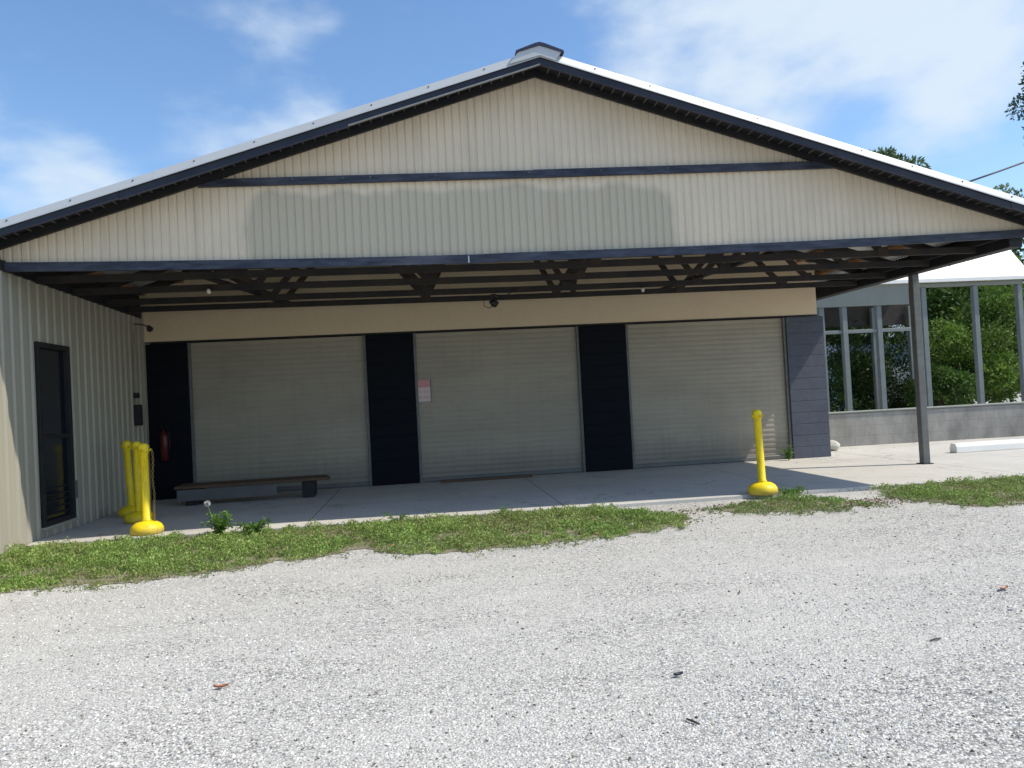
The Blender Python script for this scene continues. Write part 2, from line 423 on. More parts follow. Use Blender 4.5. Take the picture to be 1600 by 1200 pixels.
# rake boards, trim and soffit on both slopes
for s, xe in ((-1, EL), (1, ER)):
    xa = PX; za = PZ; ze = rz(xe)
    def rk(x, dz): return (x, rz(x)+dz)
    # inner black rafter board against the siding
    mb = MB(); mb.prism([rk(xa,-.016), rk(xe,-.016-.012*(s<0)), rk(xe,.055), rk(xa,.055)], 'y', GY-.075, GY-.03); mb.build('rafter_board', M['black'], bld)
    # dark fascia in lengths with slightly different drops
    cuts = [0, .34, .72, 1.0] if s < 0 else [0, .55, .9, 1.0]
    for a, b, dd in zip(cuts[:-1], cuts[1:], (0, -.010, .004)):
        mb = MB(); x1_, x2_ = xa+(xe-xa)*a, xa+(xe-xa)*b
        mb.prism([rk(x1_,-.028+dd), rk(x2_-s*.004,-.028+dd), rk(x2_-s*.004,.042), rk(x1_,.042)], 'y', FY+.012-dd*.3, FY+.045)
        mb.build('fascia_board', M['fascia'], bld)
        # thin bright drip strip beneath the fascia
        mb = MB(); mb.prism([rk(x1_,-.037+dd), rk(x2_,-.037+dd), rk(x2_,-.031+dd), rk(x1_,-.031+dd)], 'y', FY+.008, FY+.05)
        mb.build('drip_edge', M['capdark'] if a or s > 0 else M['gusset'], bld)
    # pale rake trim leaning back towards the roof, with overlap joints and screws
    nrm = 0.0
    lens = [0, .30, .66, 1.0] if s < 0 else [0, .42, .60, 1.0]
    for q, (a, b) in enumerate(zip(lens[:-1], lens[1:])):
        x1_, x2_ = xa+(xe-xa)*a, xa+(xe-xa)*(b+.004)
        off = -.0025*(q % 2)
        mb = MB(); vs = []
        for x in (x1_, x2_):
            for yy, dz_ in ((FY-.008+off, .036), (FY-.004+off, .052), (FY+.034+off, .138), (FY+.20+off, .162), (FY+.20, .154), (FY+.038, .130), (FY+.007, .05), (FY+.002, .036)):
                vs.append((x, yy, rz(x)+dz_))
        fs = [(j, (j+1) % 8, 8+(j+1) % 8, 8+j) for j in range(8)] + [tuple(range(8)), tuple(range(15,7,-1))]
        mb.add(vs, fs); mb.build('rake_trim', M['trim'], bld)
    L = abs(xe-xa); m_ = int(L/.62)
    for i in range(1, m_+1):
        x = xa + s*i*.62; mb = MB(); mb.box(x-.006, x+.006, FY+.008, FY+.032, rz(x)+.098, rz(x)+.109); mb.build('trim_screw', M['screw'], bld)
    # corrugated roof sheet (ribs run down the slope), 0.07 above siding edge
    pitch = .076; ny = int((YB+.3-FY-.05)/pitch); prof = []
    for i in range(ny*2+1):
        prof.append((FY+.05+i*pitch/2, .016 if i % 2 else 0.0))
    vs = []
    for x in (xa, xe+s*.03):
        for yy, dd in prof: vs.append((x, yy, rz(x)+.122+dd))
    n_ = len(prof); mb = MB(); mb.add(vs, [(j, j+1, n_+j+1, n_+j) for j in range(n_-1)])
    o = mb.build('roof_sheet', M['galv'], bld); so = o.modifiers.new('t', 'SOLIDIFY'); so.thickness = .004; so.offset = 1
    # soffit battens in the overhang (seen from below as short strokes)
    mb = MB(); i = 0; x = xa + s*.14
    while abs(x-xa) < L-.1:
        i += 1; mb.box(x-.006, x+.006, FY+.05, GY-.08, rz(x)+.048, rz(x)+.0605); x += s*.125
    mb.build('soffit_ribs', M['post'], bld)
    mb = MB(); mb.prism([rk(xa,.061), rk(xe,.061), rk(xe,.073), rk(xa,.073)], 'y', FY+.046, GY+.0); mb.build('soffit_board', M['black'], bld)
    # purlins along the building and sheathing boards, warm bare pine
    for k in range(1, 11):
        x = xa + s*k*.58
        mb = MB(); mb.box(x-.045, x+.045, GY+.02, YB, rz(x)+.042, rz(x)+.112); mb.build('purlin', M['purlin'], bld)
    # eave board
    mb = MB(); mb.box(min(xe,xe+s*.035), max(xe,xe+s*.035), FY+.05, YB, ze-.08, ze+.115); mb.build('eave_fascia', M['black'], bld)
# ridge cap
mb = MB()
mb.prism([(PX-.35, rz(PX-.35)+.06), (PX-.24, 5.105), (PX, 5.175), (PX+.24, 5.105), (PX+.17, rz(PX+.17)+.045), (PX, PZ+.05)], 'y', FY-.02, FY+.03)
mb.build('ridge_cap_end', M['trim'], bld)
mb = MB(); mb.prism([(PX-.27, 5.092), (PX-.265, 5.118), (PX-.05, 5.200), (PX, 5.212), (PX+.05, 5.200), (PX+.265, 5.118), (PX+.27, 5.092), (PX, 5.177)], 'y', FY-.035, YB+.3)
mb.build('ridge_cap', M['capdark'], bld)
mb = MB(); mb.prism([(PX-.20, rz(PX-.2)+.13), (PX-.20, 5.10), (PX, 5.165), (PX+.20, 5.10), (PX+.20, rz(PX+.2)+.13)], 'y', FY+.21, YB+.2)
mb.build('ridge_filler', M['trim'], bld)

# back wall of the bay: upper tan wall, navy piers, roll-up doors, rest of the building body
mb = MB(); mb.prism([(WX, 2.50), (RX, 2.50), (RX, rz(RX)+.09), (PX, PZ+.09), (WX, rz(WX)+.09)], 'y', BY-.02, BY+.12); mb.build('upper_wall', M['upper'], bld)
mb = MB(); mb.box(WX+.002, RX-.002, BY-.03, BY-.021, 2.485, 2.512); mb.build('head_trim', M['black'], bld)
DO = [(-3.70,-.87), (-.10,2.71), (3.52,6.41)]
def courses(mb, x0, x1):
    z = 0.0; r = 0
    while z < 2.48:
        z1 = min(z+.2, 2.484); mb.box(x0, x1, BY, BY+.2, z+.004, z1-.004, .006)
        z += .2
    mb.box(x0+.004, x1-.004, BY+.006, BY+.19, 0, 2.484)
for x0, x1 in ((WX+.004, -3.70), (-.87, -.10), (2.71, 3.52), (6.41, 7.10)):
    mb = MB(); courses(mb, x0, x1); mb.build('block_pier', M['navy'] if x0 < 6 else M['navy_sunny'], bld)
for i, (x0, x1) in enumerate(DO):
    mb = MB(); vs = []; z = .04; prof = []
    while z < 2.48:
        for fz, d in ((0, .0), (.25, -.005), (.5, -.007), (.75, -.005)): prof.append((min(z+fz*.085, 2.48), d))
        z += .085
    prof.append((2.48, 0))
    for x in (x0+.002, x1-.002):
        for zz, d in prof: vs.append((x, BY+.085+d, zz))
    n_ = len(prof); mb.add(vs, [(j, n_+j, n_+j+1, j+1) for j in range(n_-1)])
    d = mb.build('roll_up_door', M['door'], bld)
    b = MB(); b.box(x0+.004, x1-.004, BY+.06, BY+.10, .005, .075, .008); b.build('bottom_bar', M['post'], d)
    for xs_ in (x0, x1-.05):
        b = MB(); b.box(xs_+.003, xs_+.047, BY+.03, BY+.068, .0, 2.483, .004); b.build('door_guide', M['post'], d)
# added unseen dark lining behind doors so that no light leaks, outer side and rear walls
mb = MB(); mb.box(WX+.02, RX, BY+.3, BY+.34, 0, rz(WX)-.1); mb.build('light_leak_lining', M['navy'], bld)
mb = MB(); mb.box(RX-.03, RX+.10, BY+.21, YB, -.05, rz(RX)+.08); mb.build('right_side_wall', M['lwall'], bld)
mb = MB(); mb.prism([(WX, -.05), (RX+.1, -.05), (RX+.1, rz(RX)+.08), (PX, PZ+.09), (WX, rz(WX)+.09)], 'y', YB-.12, YB-.02); mb.build('rear_wall', M['lwall'], bld)

# left wall: ribbed panel (ribs every 0.3 m), in the plane x = WX, running on towards the camera side
mb = MB(); prof = []; y = 4.6
while y < 12.86:
    for fy, d in ((0, 0.), (.115, 0.), (.135, .019), (.165, .019), (.185, 0.)):
        if y+fy < 12.88: prof.append((y+fy, d))
    for fy in (.055,): prof.append((y+fy, .004))
    y += .20
prof = sorted(prof); prof.append((12.88, 0))
dY0, dY1, dZ0, dZ1 = 9.43, 10.21, .13, 2.22
fs = []; vs = []
for yy, d in prof: vs += [(WX+d, yy, GZ-.03), (WX+d, yy, dZ0), (WX+d, yy, dZ1), (WX+d, yy, 2.99)]
for i in range(len(prof)-1):
    mid_ = (prof[i][0]+prof[i+1][0])/2
    for k in range(3):
        if k == 1 and dY0 < mid_ < dY1: continue
        fs.append((i*4+k, i*4+4+k, i*4+5+k, i*4+1+k))
mb.add(vs, fs); o = mb.build('left_wall', M['lwall'], bld)
so = o.modifiers.new('t', 'SOLIDIFY'); so.thickness = .012; so.offset = 0
mb = MB(); mb.prism([(8.7, 2.952), (BY-.1, 2.885), (BY-.1, 3.06), (8.7, 3.06)], 'x', WX-.03, WX+.045); mb.build('wall_plate', M['black'], bld)
mb = MB(); mb.prism([(4.6+4.16, 3.062), (BY, 3.062), (BY, rz(WX)+.05), (8.76, rz(WX)+.05)], 'x', WX-.05, WX-.01); mb.build('wall_infill', M['black'], bld)
mb = MB(); mb.box(WX-.006, WX+.05, BY-.09, BY-.003, 0, 2.99); mb.build('corner_trim', M['lwall'], bld)
mb = MB(); mb.box(-9.5, WX-.055, 4.6, 4.7, GZ-.1, 2.95); mb.box(-9.5, -9.4, 4.7, YB, GZ-.1, 2.95); mb.build('annex_wall', M['lwall'], bld)
mb = MB(); mb.box(-9.6, WX-.06, 4.5, YB, 2.955, 3.04); mb.build('annex_roof', M['galv'], bld)
# narrow side door in the left wall
sd = MB()
sd.box(WX-.05, WX+.045, dY0-.02, dY0+.045, dZ0-.01, dZ1+.03, .004); sd.box(WX-.05, WX+.045, dY1-.045, dY1+.02, dZ0-.01, dZ1+.03, .004)
sd.box(WX-.05, WX+.045, dY0+.045, dY1-.045, dZ1-.035, dZ1+.03, .004); sd.box(WX-.05, WX+.045, dY0+.045, dY1-.045, dZ0-.01, dZ0+.05, .004)
sdo = sd.build('side_door', M['black'], bld)
m2 = MB(); m2.box(WX-.03, WX-.01, dY0+.045, dY1-.045, dZ0+.05, dZ1-.035); m2.build('door_glass', M['glass'], sdo)
m2 = MB()
for k in range(5): m2.box(WX-.012, WX+.012, dY0+.046, dY1-.046, dZ0+.10+k*.075, dZ0+.115+k*.075)
m2.build('louvre', M['black'], sdo)
m2 = MB(); m2.box(WX-.005, WX+.03, dY0+.05, dY1-.05, 1.12, 1.17, .004); m2.build('push_bar', M['screw'], sdo)
m2 = MB(); m2.box(WX+.046, WX+.07, dY1-.01, dY1+.03, .36, .58, .004); m2.build('hinge', M['paleboard'], sdo)
m2 = MB(); m2.box(WX+.0, WX+.06, dY0-.03, dY1+.03, dZ0-.04, dZ0-.012); m2.build('sill', M['lwall'], sdo)

# trusses under the bay roof
for y in (9.46, 10.40, 11.46, 12.28):
    lz = 2.95
    tr = MB(); tr.bar((WX+.04, y, lz+.01), (PX, y, lz-.012), .045, .085); tr.bar((PX, y, lz-.0122), (7.52, y, lz+.01), .0448, .0845)
    tro = tr.build('roof_truss', M['truss'], bld)
    m2 = MB()
    for s, xe in ((-1, WX+.04), (1, 7.52)): m2.bar((PX, y, PZ-.022), (xe, y, rz(xe)-.022), .044, .11)
    m2.build('top_chord', M['truss'], tro)
    lowj = [PX-3.55, PX-1.33, PX+.76, PX+2.82, PX+4.6]; upj = [PX-4.6, PX-2.45, PX-.30, PX+1.75, PX+3.7]
    prs = []
    for j in range(5): 
        prs.append((upj[j], lowj[j]))
        if j+1 < 5: prs.append((lowj[j], upj[j+1]))
    for a, b in prs:
        if a in upj: p0, p1 = (a, y+.001, rz(a)+.0), (b, y+.001, lz+.02)
        else: p0, p1 = (a, y+.001, lz+.02), (b, y+.001, rz(b)+.0)
        m2 = MB(); m2.bar(p0, p1, .040, .085, (0,1,0)) if False else m2.bar(p0, p1, .038, .085, (0,0,1)); m2.build('web', M['web'] if y > 9.5 else M['truss'], tro)
    for a in lowj:
        m2 = MB(); m2.box(a-.07, a+.07, y-.0275, y+.0275, lz-.036, lz+.085); m2.build('gusset_plate', M['truss'] if random.random() < .5 else M['web'], tro)
# lengthwise brace boards
for x0, x1, y0, y1 in ((-2.7, -2.0, 9.5, 12.7), (2.0, 2.6, 9.5, 12.7), (4.6, 4.1, 9.4, 12.7)):
    mb = MB(); mb.bar((x0, y0, 3.02), (x1, y1, 3.02), .085, .04); mb.build('brace_board', M['truss'], bld)
# eave beam and steel post on the open side
mb = MB(); mb.box(7.40, 7.58, 8.86, YB-.2, 2.875, 3.06, .006); mb.box(7.30, 7.36, 8.87, BY, 2.99, 3.07); mb.build('eave_beam', M['black'], bld)
for x, y in ((7.44, 9.3), (7.44, 9.7), (7.5, 10.1)):
    mb = MB(); mb.lathe([(.006,0),(.014,.01),(.006,.024)], (x, y, 2.85), 8); mb.build('beam_bolt', M['gusset'], bld)
po = MB(); po.box(7.44, 7.55, 10.86, 10.97, .0, 2.873, .01); po = po.build('bay_post', M['post'], bld)
m2 = MB(); m2.box(7.41, 7.58, 10.83, 11.0, .0, .012); m2.build('post_base', M['screw'], po)

# ------------------------------------------------------------------ things in the bay
def arc(c, r, a0, a1, n, f): return [f(c, r, a0+(a1-a0)*i/n) for i in range(n+1)]
fl = thing('floodlight', (WX+.05, 12.45, 2.70), 'small black floodlight on a short arm in the top left corner of the bay', 'light', local=True)
m2 = MB(); m2.tube([(.0,0,.06),(.10,-.02,.05),(.22,-.06,.01)], .012, 8); m2.build('arm', M['paleboard'], fl)
m2 = MB(); m2.lathe([(.02,0),(.032,.02),(.045,.09),(.048,.10),(.04,.102)], (0,0,0), 16); q = m2.build('lamp_head', M['screw'], fl); q.location = (.22,-.05,.01); q.rotation_euler = (math.radians(120), 0, math.radians(35))
fl2 = thing('twin_floodlight', (1.14, 11.42, 2.74), 'black twin-head floodlight with dangling cable under the middle of the roof', 'light', local=True)
m2 = MB(); m2.lathe([(.05,0),(.05,.03),(.03,.035)], (0,0,.10), 16); m2.tube([(0,0,.1),(0,0,.03)], .012); m2.build('mount', M['screw'], fl2)
for sx_, ry in ((-.09, -50), (.09, 60)):
    m2 = MB(); m2.lathe([(.022,0),(.035,.02),(.05,.08),(.052,.10),(.042,.102)], (0,0,0), 16); q = m2.build('lamp_head', M['screw'], fl2); q.location = (sx_*.4,0,.04); q.rotation_euler = (math.radians(200), math.radians(ry), 0)
m2 = MB(); m2.tube([(-.03,0,.12),(-.14,.01,.06),(-.16,.0,-.03),(-.08,-.01,-.07),(.0,0,-.03),(.03,0,.05)], .006, 6); m2.tube([(.05,0,.12),(.2,0,.12),(.34,0,.19)], .006, 6); m2.build('cable', M['black'], fl2)
for loc, lab in (((-2.66, 10.34, 2.90), 'bare white bulb under the left end of the roof trusses'), ((3.42, 11.42, 2.86), 'bare white bulb under the right half of the roof trusses')):
    bb = thing('light_bulb', loc, lab, 'bulb', 'bare bulbs under the trusses', local=True)
    m2 = MB(); m2.lathe([(.006,-.035),(.02,-.025),(.028,-.005),(.024,.015),(.014,.03)], (0,0,0), 16); m2.build('globe', M['bulb'], bb)
    m2 = MB(); m2.lathe([(.016,.03),(.02,.035),(.02,.055)], (0,0,0), 14); m2.build('socket', M['screw'], bb)

# switch boxes with conduit on the left wall
sw = thing('switch_box', (WX+.03, 12.4, 1.2), 'dark electrical switch box with conduit near the back end of the left wall', 'switch box', local=True)
m2 = MB(); m2.box(0, .09, -.06, .06, 0, .32, .008); m2.build('box', M['black'], sw)
m2 = MB(); m2.tube([(.03,0,.32),(.03,0,1.45)], .011, 8); m2.build('conduit', M['lwall'], sw)
m2 = MB(); m2.box(0, .06, -.05, .05, .42, .50, .006); m2.build('outlet', M['black'], sw)
# fire extinguisher on the left pier
fe = thing('fire_extinguisher', (-4.08, BY-.08, .62), 'red fire extinguisher hung low on the dark leftmost block pier', 'fire extinguisher', local=True)
m2 = MB(); m2.lathe([(.05,0),(.06,.015),(.062,.38),(.05,.43),(.022,.46),(.02,.49)], (0,0,0), 20); m2.build('cylinder', M['red'], fe)
m2 = MB(); m2.bar((0,-.02,.50), (0,-.10,.54), .02, .02); m2.bar((0,-.02,.53), (0,-.11,.58), .02, .012); m2.build('handle', M['screw'], fe)
m2 = MB(); m2.tube([(.02,0,.50),(.08,-.01,.44),(.085,-.01,.25),(.08,-.01,.12)], [.008,.008,.009,.014], 8); m2.build('hose', M['screw'], fe)
# notice on the middle door
sg = thing('notice_sign', (.03, BY+.055, 1.34), 'small faded pink and white notice at the left edge of the middle roll-up door', 'sign', local=True)
t = NT('faded_notice'); s3 = t.node('ShaderNodeSeparateXYZ'); t.link(t.objc(), s3.inputs[0])
stripe = t.math('GREATER_THAN', t.math('FRACT', t.math('MULTIPLY', s3.outputs[2], 11.0)), .55)
n = t.noise(t.objc((60,1,1)), 1, 2); stripe = t.math('MULTIPLY', stripe, t.math('GREATER_THAN', n, .47))
top_ = t.math('GREATER_THAN', s3.outputs[2], .24)
c = t.mix(top_, (.62,.50,.49), (.58,.26,.27)); c = t.mix(t.math('MULTIPLY', stripe, .55), c, (.55,.22,.22))
mm = t.set(c, .5)
m2 = MB(); m2.box(-.12, .12, -.006, 0, 0, .36); m2.build('panel', mm, sg)
m2 = MB(); m2.box(-.13, -.12, -.008, 0, -.01, .37); m2.box(.12, .13, -.008, 0, -.01, .37); m2.build('frame', M['paleboard'], sg)
# low wooden platform
pf = thing('low_wooden_bench', (-2.55, 12.0, 0), 'low brown plank bench standing in front of the left roll-up door', 'bench', local=True, rz=math.radians(2))
for k in range(3): m2 = MB(); m2.box(-1.08, 1.12-.04*k, -.26+k*.175, -.10+k*.175, .25, .29, .004); m2.build('plank', M['plank'], pf)
for x in (-.85, .8): m2 = MB(); m2.box(x-.09, x+.09, -.2, .2, 0, .248, .01); m2.build('leg_block', M['black'], pf)
m2 = MB(); m2.box(-1.05, .35, -.235, -.215, .07, .235, .003); m2.build('side_board', M['paleboard'], pf)
pl = MB(); pl.bar((.25, 12.68, .022), (1.75, 12.72, .022), .12, .04)
tag(pl.build('plank', M['plank']), 'dark plank lying on the slab below the middle roll-up door', 'plank')

# ------------------------------------------------------------------ chain stanchions
def make_stanchion():
    root = thing('chain_stanchion', (0,0,0), 'x', 'stanchion', 'yellow plastic chain stanchions', local=True)
    m2 = MB(); m2.lathe([(.158,0),(.172,.008),(.178,.032),(.172,.070),(.150,.105),(.112,.130),(.064,.142),(.052,.146)], (0,0,0), 40); m2.build('base', M['yellow'], root)
    m2 = MB(); m2.lathe([(.054,.136),(.054,.165),(.046,.170),(.044,.90),(.048,.905),(.048,.915)], (0,0,0), 26); m2.build('pole', M['yellow'], root)
    cap = MB(); cap.lathe([(.036,.912),(.054,.918),(.058,.935),(.056,.985),(.048,1.005),(.030,1.018),(.008,1.022)], (0,0,0), 26)
    for a in (0, math.pi/2, math.pi, 3*math.pi/2):
        cx, cy = math.cos(a)*.062, math.sin(a)*.062; tx, ty = -math.sin(a), math.cos(a)
        cap.tube([(cx-tx*.014, cy-ty*.014, .93), (cx*1.25-tx*.012, cy*1.25-ty*.012, .955), (cx*1.25+tx*.012, cy*1.25+ty*.012, .955), (cx+tx*.014, cy+ty*.014, .93)], .006, 6)
    cap.build('cap', M['yellow'], root); return root
st0 = make_stanchion()
spots = [((-3.16, 9.22), .0, (0,0,0), 'front-most yellow chain stanchion on the left, its foot sunlit at the slab edge'),
         ((-3.61, 10.28), .4, (0,0,0), 'middle yellow stanchion of the cluster by the left wall, wholly in shade'),
         ((-3.96, 11.02), .9, (math.radians(1), math.radians(-3),0), 'rearmost yellow stanchion of the cluster, leaning against the left wall'),
         ((4.04, 8.98), .2, (0, math.radians(-1.2), 0), 'lone yellow stanchion on the right at the slab edge, without a chain')]
for i, ((x, y), rzr, tl, lab) in enumerate(spots):
    o = st0 if i == 0 else copy_tree(st0)
    o.location = (x, y, .0); o.rotation_euler = (tl[0], tl[1], rzr); o['label'] = lab
def chain_mesh(n, foot):
    mb = MB(); z = 0; x = 0
    for k in range(n):
        cx = .006*math.sin(k*.5); pts = []
        for j in range(10):
            a = 2*math.pi*j/10; lx = .011*math.cos(a); lz = .021*math.sin(a)
            pts.append((cx+lx, 0, z-k*.032+lz) if k % 2 else (cx, lx, z-k*.032+lz))
        mb.tube(pts, .0035, 5, True)
    return mb
for (x, y, z), n, lab in (((-3.065, 9.20, .93), 27, 'rusty chain hanging from the front left stanchion on its right side'),
                      ((-3.51, 10.20, .93), 26, 'rusty chain hanging between the front and middle left stanchions'),
                      ((-3.84, 10.92, .93), 26, 'rusty chain hanging between the middle and rearmost left stanchions')):
    ch = chain_mesh(n, 0).build('hanging_chain', M['chain']); ch.location = (x, y, z)
    tag(ch, lab, 'chain', 'chains hanging from the stanchions')

# ------------------------------------------------------------------ right-hand surroundings
lw = MB(); lw.box(0, 16, 0, .2, -.1, .66, .015)
o = lw.build('low_block_wall', M['block']); o.location = (7.3, 14.72, 0); o.rotation_euler = (0,0,math.radians(-2.2))
tag(o, 'low weathered grey concrete block wall running behind the sunlit pavement', 'wall')
cap_ = MB(); cap_.box(-.02, 16.02, -.02, .22, .66, .70, .012); cap_.build('coping', M['header'], o)
pb = MB(); L = 1.9
pb.prism([(-.09,0),(-.085,.10),(-.055,.16),(.055,.16),(.085,.10),(.09,0)], 'x', -L/2, L/2)
t_ = pb.build('parking_block', M['white']); t_.location = (9.85, 12.2, 0)
bv = t_.modifiers.new('b', 'BEVEL'); bv.width = .012; bv.segments = 2
tag(t_, 'white painted parking block lying on the sunlit pavement at the right', 'parking block')
# pale rock next to the right pier
import bmesh
def rock(name, loc, r, lab, mat, seed):
    bm = bmesh.new(); bmesh.ops.create_icosphere(bm, subdivisions=3, radius=r)
    for v_ in bm.verts:
        k = 1 + .3*mnoise.noise(v_.co*2.2/r*.5 + Vector((seed,0,0))); v_.co *= k; v_.co.z *= .75
    me = bpy.data.meshes.new(name); bm.to_mesh(me); bm.free(); me.materials.append(mat)
    for p in me.polygons: p.use_smooth = True
    o = bpy.data.objects.new(name, me); COL.objects.link(o); o.location = loc
    return tag(o, lab, 'rock')
rock('pale_rock', (7.72, 14.0, .10), .14, 'pale rounded rock on the pavement just right of the bay corner', M['rock'], 2)

# neighbouring open shelter with white roof
SY = 17.0
sh = thing('open_shelter', (11.6, SY, GZ), 'open shelter with blue-grey posts and white roof beyond the low block wall', 'shelter')
for x, zt in ((9.30, 3.1), (9.86, 3.1), (10.72, 3.1), (11.87, 3.42), (13.20, 3.42), (14.35, 3.42)):
    for yy in (SY, SY+4.2):
        if yy > SY and x in (9.86, 11.87): continue
        mb = MB(); mb.box(x-.06, x+.06, yy-.06, yy+.06, GZ-.05, zt, .008); mb.build('post', M['shelter'], sh)
mb = MB(); mb.box(9.0, 11.45, SY-.12, SY-.07, 3.04, 3.55, .006); mb.build('header_board', M['header'], sh)
mb = MB(); mb.box(9.0, 14.45, SY-.06, SY+.06, 3.425, 3.52, .006); mb.build('front_header', M['header'], sh)
mb = MB(); mb.box(9.1, 11.80, SY-.03, SY+.03, 2.42, 2.50, .006); mb.build('mid_rail', M['shelter'], sh)
mb = MB(); mb.prism([(SY-.22, 3.525), (SY-.22, 3.60), (SY+.42, 4.35), (SY+4.4, 4.55), (SY+4.4, 4.48), (SY+.46, 4.27), (SY-.10, 3.525)], 'x', 8.9, 14.55); mb.build('white_roof', M['white'], sh)
mb = MB(); mb.box(9.0, 14.45, SY+4.3, SY+4.36, 2.9, 4.40); mb.build('rear_header', M['truss'], sh)
# pale shed glimpsed through the posts
ps = thing('pale_shed', (14.6, 24.0, GZ), 'small pale blue shed glimpsed between bushes behind the shelter', 'shed')
mb = MB(); mb.box(13.6, 16.4, 24.0, 26.2, GZ-.05, 2.7); mb.build('walls', worn('pale_blue_paint', (.42,.50,.58), (.34,.40,.47), 2, rough=.6), ps)
mb = MB(); mb.prism([(13.4,2.69),(16.6,2.69),(15,3.5)], 'y', 23.8, 26.4); mb.build('roof', M['galv'], ps)
mb = MB(); mb.box(14.6, 15.5, 23.96, 24.0, 0, 2.1); mb.build('door', M['shelter'], ps)

# ------------------------------------------------------------------ vegetation
def leaf_cloud(cent, nrm_dir, size, colr, fold=.35, aspect=.5):
    """diamond leaves folded on the midrib; cent (N,3), nrm_dir (N,3) growth direction"""
    N = len(cent); d = nrm_dir/np.linalg.norm(nrm_dir, axis=1, keepdims=True)
    r = RNG.normal(size=(N,3)); s = np.cross(d, r); s /= np.linalg.norm(s, axis=1, keepdims=True)
    n_ = np.cross(s, d); S = size[:, None]
    base = cent; tip = cent + d*S; mid_ = cent + d*S*.45
    l = mid_ + s*S*aspect*.5 + n_*S*fold*.25; rr_ = mid_ - s*S*aspect*.5 + n_*S*fold*.25
    v_ = np.stack([base, l, tip, rr_], 1).reshape(-1, 3)
    idx = np.arange(N)*4
    f = np.stack([idx, idx+1, idx+2, idx, idx+2, idx+3], 1).ravel()
    return v_, f, np.repeat(np.concatenate([colr, np.ones((N,1))], 1), 4, 0)

def greens(N, c0, c1, jit=.25):
    t_ = RNG.uniform(0, 1, (N,1)); c = np.array(c0)*(1-t_) + np.array(c1)*t_
    return np.clip(c*RNG.uniform(1-jit, 1+jit, (N,1)), .005, .9)

def tree(name, loc, H, crown_r, crown_z, n_leaf, leaf, c0, c1, label, cat, seed, clumps=26, flat=.8, group=None, trunk_r=.16, branches=9):
    rs = np.random.default_rng(seed)
    root = thing(name, loc, label, cat, group, local=True)
    cc = []
    for k in range(clumps):
        while True:
            p = rs.uniform(-1, 1, 3)
            if np.linalg.norm(p) < 1: break
        p = p/ (np.linalg.norm(p)+1e-6) * (np.linalg.norm(p)**.45)
        cc.append((p[0]*crown_r*.85, p[1]*crown_r*.85, crown_z + p[2]*crown_r*flat, crown_r*rs.uniform(.22, .42)))
    cc = np.array(cc)
    mb = MB(); lean = rs.uniform(-.06, .06, 2)
    zt = crown_z + crown_r*.2
    trunk = [(lean[0]*z_, lean[1]*z_, z_) for z_ in np.linspace(0, zt, 7)]
    mb.tube(trunk, [trunk_r*(1-.75*i/6) for i in range(7)], 9)
    for k in range(min(branches, clumps)):
        z0 = crown_z - crown_r*.6 + (k/branches)*crown_r*.7; z0 = max(z0, .3)
        a = Vector((lean[0]*z0, lean[1]*z0, z0)); b = Vector(cc[k][:3]); m_ = (a+b)/2 + Vector((0,0,-.12*crown_r))
        mb.tube([a, m_, b], [trunk_r*.4, trunk_r*.25, trunk_r*.06], 6)
    mb.build('trunk', M['bark'], root)
    w_ = cc[:, 3]**2; ci = rs.choice(len(cc), n_leaf, p=w_/w_.sum())
    u = rs.normal(size=(n_leaf, 3)); u /= np.linalg.norm(u, axis=1, keepdims=True)
    rad = cc[ci, 3]*rs.uniform(.35, 1.08, n_leaf)**.6
    P = cc[ci, :3] + u*rad[:, None]*np.array([1,1,.8])
    ok = P[:, 2] > .08; P, u, ci = P[ok], u[ok], ci[ok]; n2 = len(P)
    cj = rs.uniform(.65, 1.3, len(cc))[ci][:, None]
    col = np.clip(greens(n2, c0, c1)*cj, .005, .6)
    dirs = u + rs.normal(size=(n2,3))*.7
    V_, F_, C_ = leaf_cloud(P, dirs, leaf*rs.uniform(.6, 1.3, n2), col)
    mesh_np('crown', V_, F_, 3, M['leaf'], C_, root)
    return root

DG = ((.022,.05,.012), (.05,.10,.02)); LG = ((.07,.15,.02), (.17,.26,.045)); MG = ((.035,.085,.018), (.09,.16,.03))
GB = 'bushes behind the shelter'; GT = 'trees behind the shelter'
tree('dark_bush', (12.0, 22.6, GZ), 3, 1.8, 1.9, 15000, .12, *DG, 'dark green bush standing behind the left posts of the shelter', 'bush', 1, 22, .95, GB, .06)
tree('dark_bush', (14.3, 22.9, GZ), 3, 1.7, 1.7, 13000, .12, *DG, 'dark green bush right behind the middle post of the shelter', 'bush', 2, 22, .95, GB, .06)
tree('leafy_bush', (16.2, 21.6, GZ), 2, 1.5, 1.45, 11000, .13, *LG, 'bright green leafy bush standing right of the dark bushes', 'bush', 3, 24, .95, GB, .07)
tree('leafy_bush', (18.6, 22.6, GZ), 2, 1.9, 1.8, 12000, .14, *LG, 'large bright green bush at the right edge behind the shelter', 'bush', 4, 26, .95, GB, .07)
tree('leafy_bush', (14.2, 19.9, GZ), 2, .85, .8, 6000, .11, *MG, 'low mid green bush close behind the shelter by its right post', 'bush', 14, 18, .95, GB, .05)
tree('broadleaf_tree', (16.6, 26.5, GZ), 6, 2.7, 4.0, 17000, .2, *MG, 'mid green broadleaf tree rising behind the dark bushes', 'tree', 5, 30, .8, GT, .18)
tree('broadleaf_tree', (19.6, 27.0, GZ), 7, 2.7, 3.9, 16000, .2, *LG, 'yellow green broadleaf tree behind the bright bushes', 'tree', 6, 32, .85, GT, .2)
tree('broadleaf_tree', (14.6, 29.5, GZ), 7, 3.3, 4.2, 18000, .24, *DG, 'dark green tree far behind the building corner', 'tree', 7, 30, .85, GT, .2)
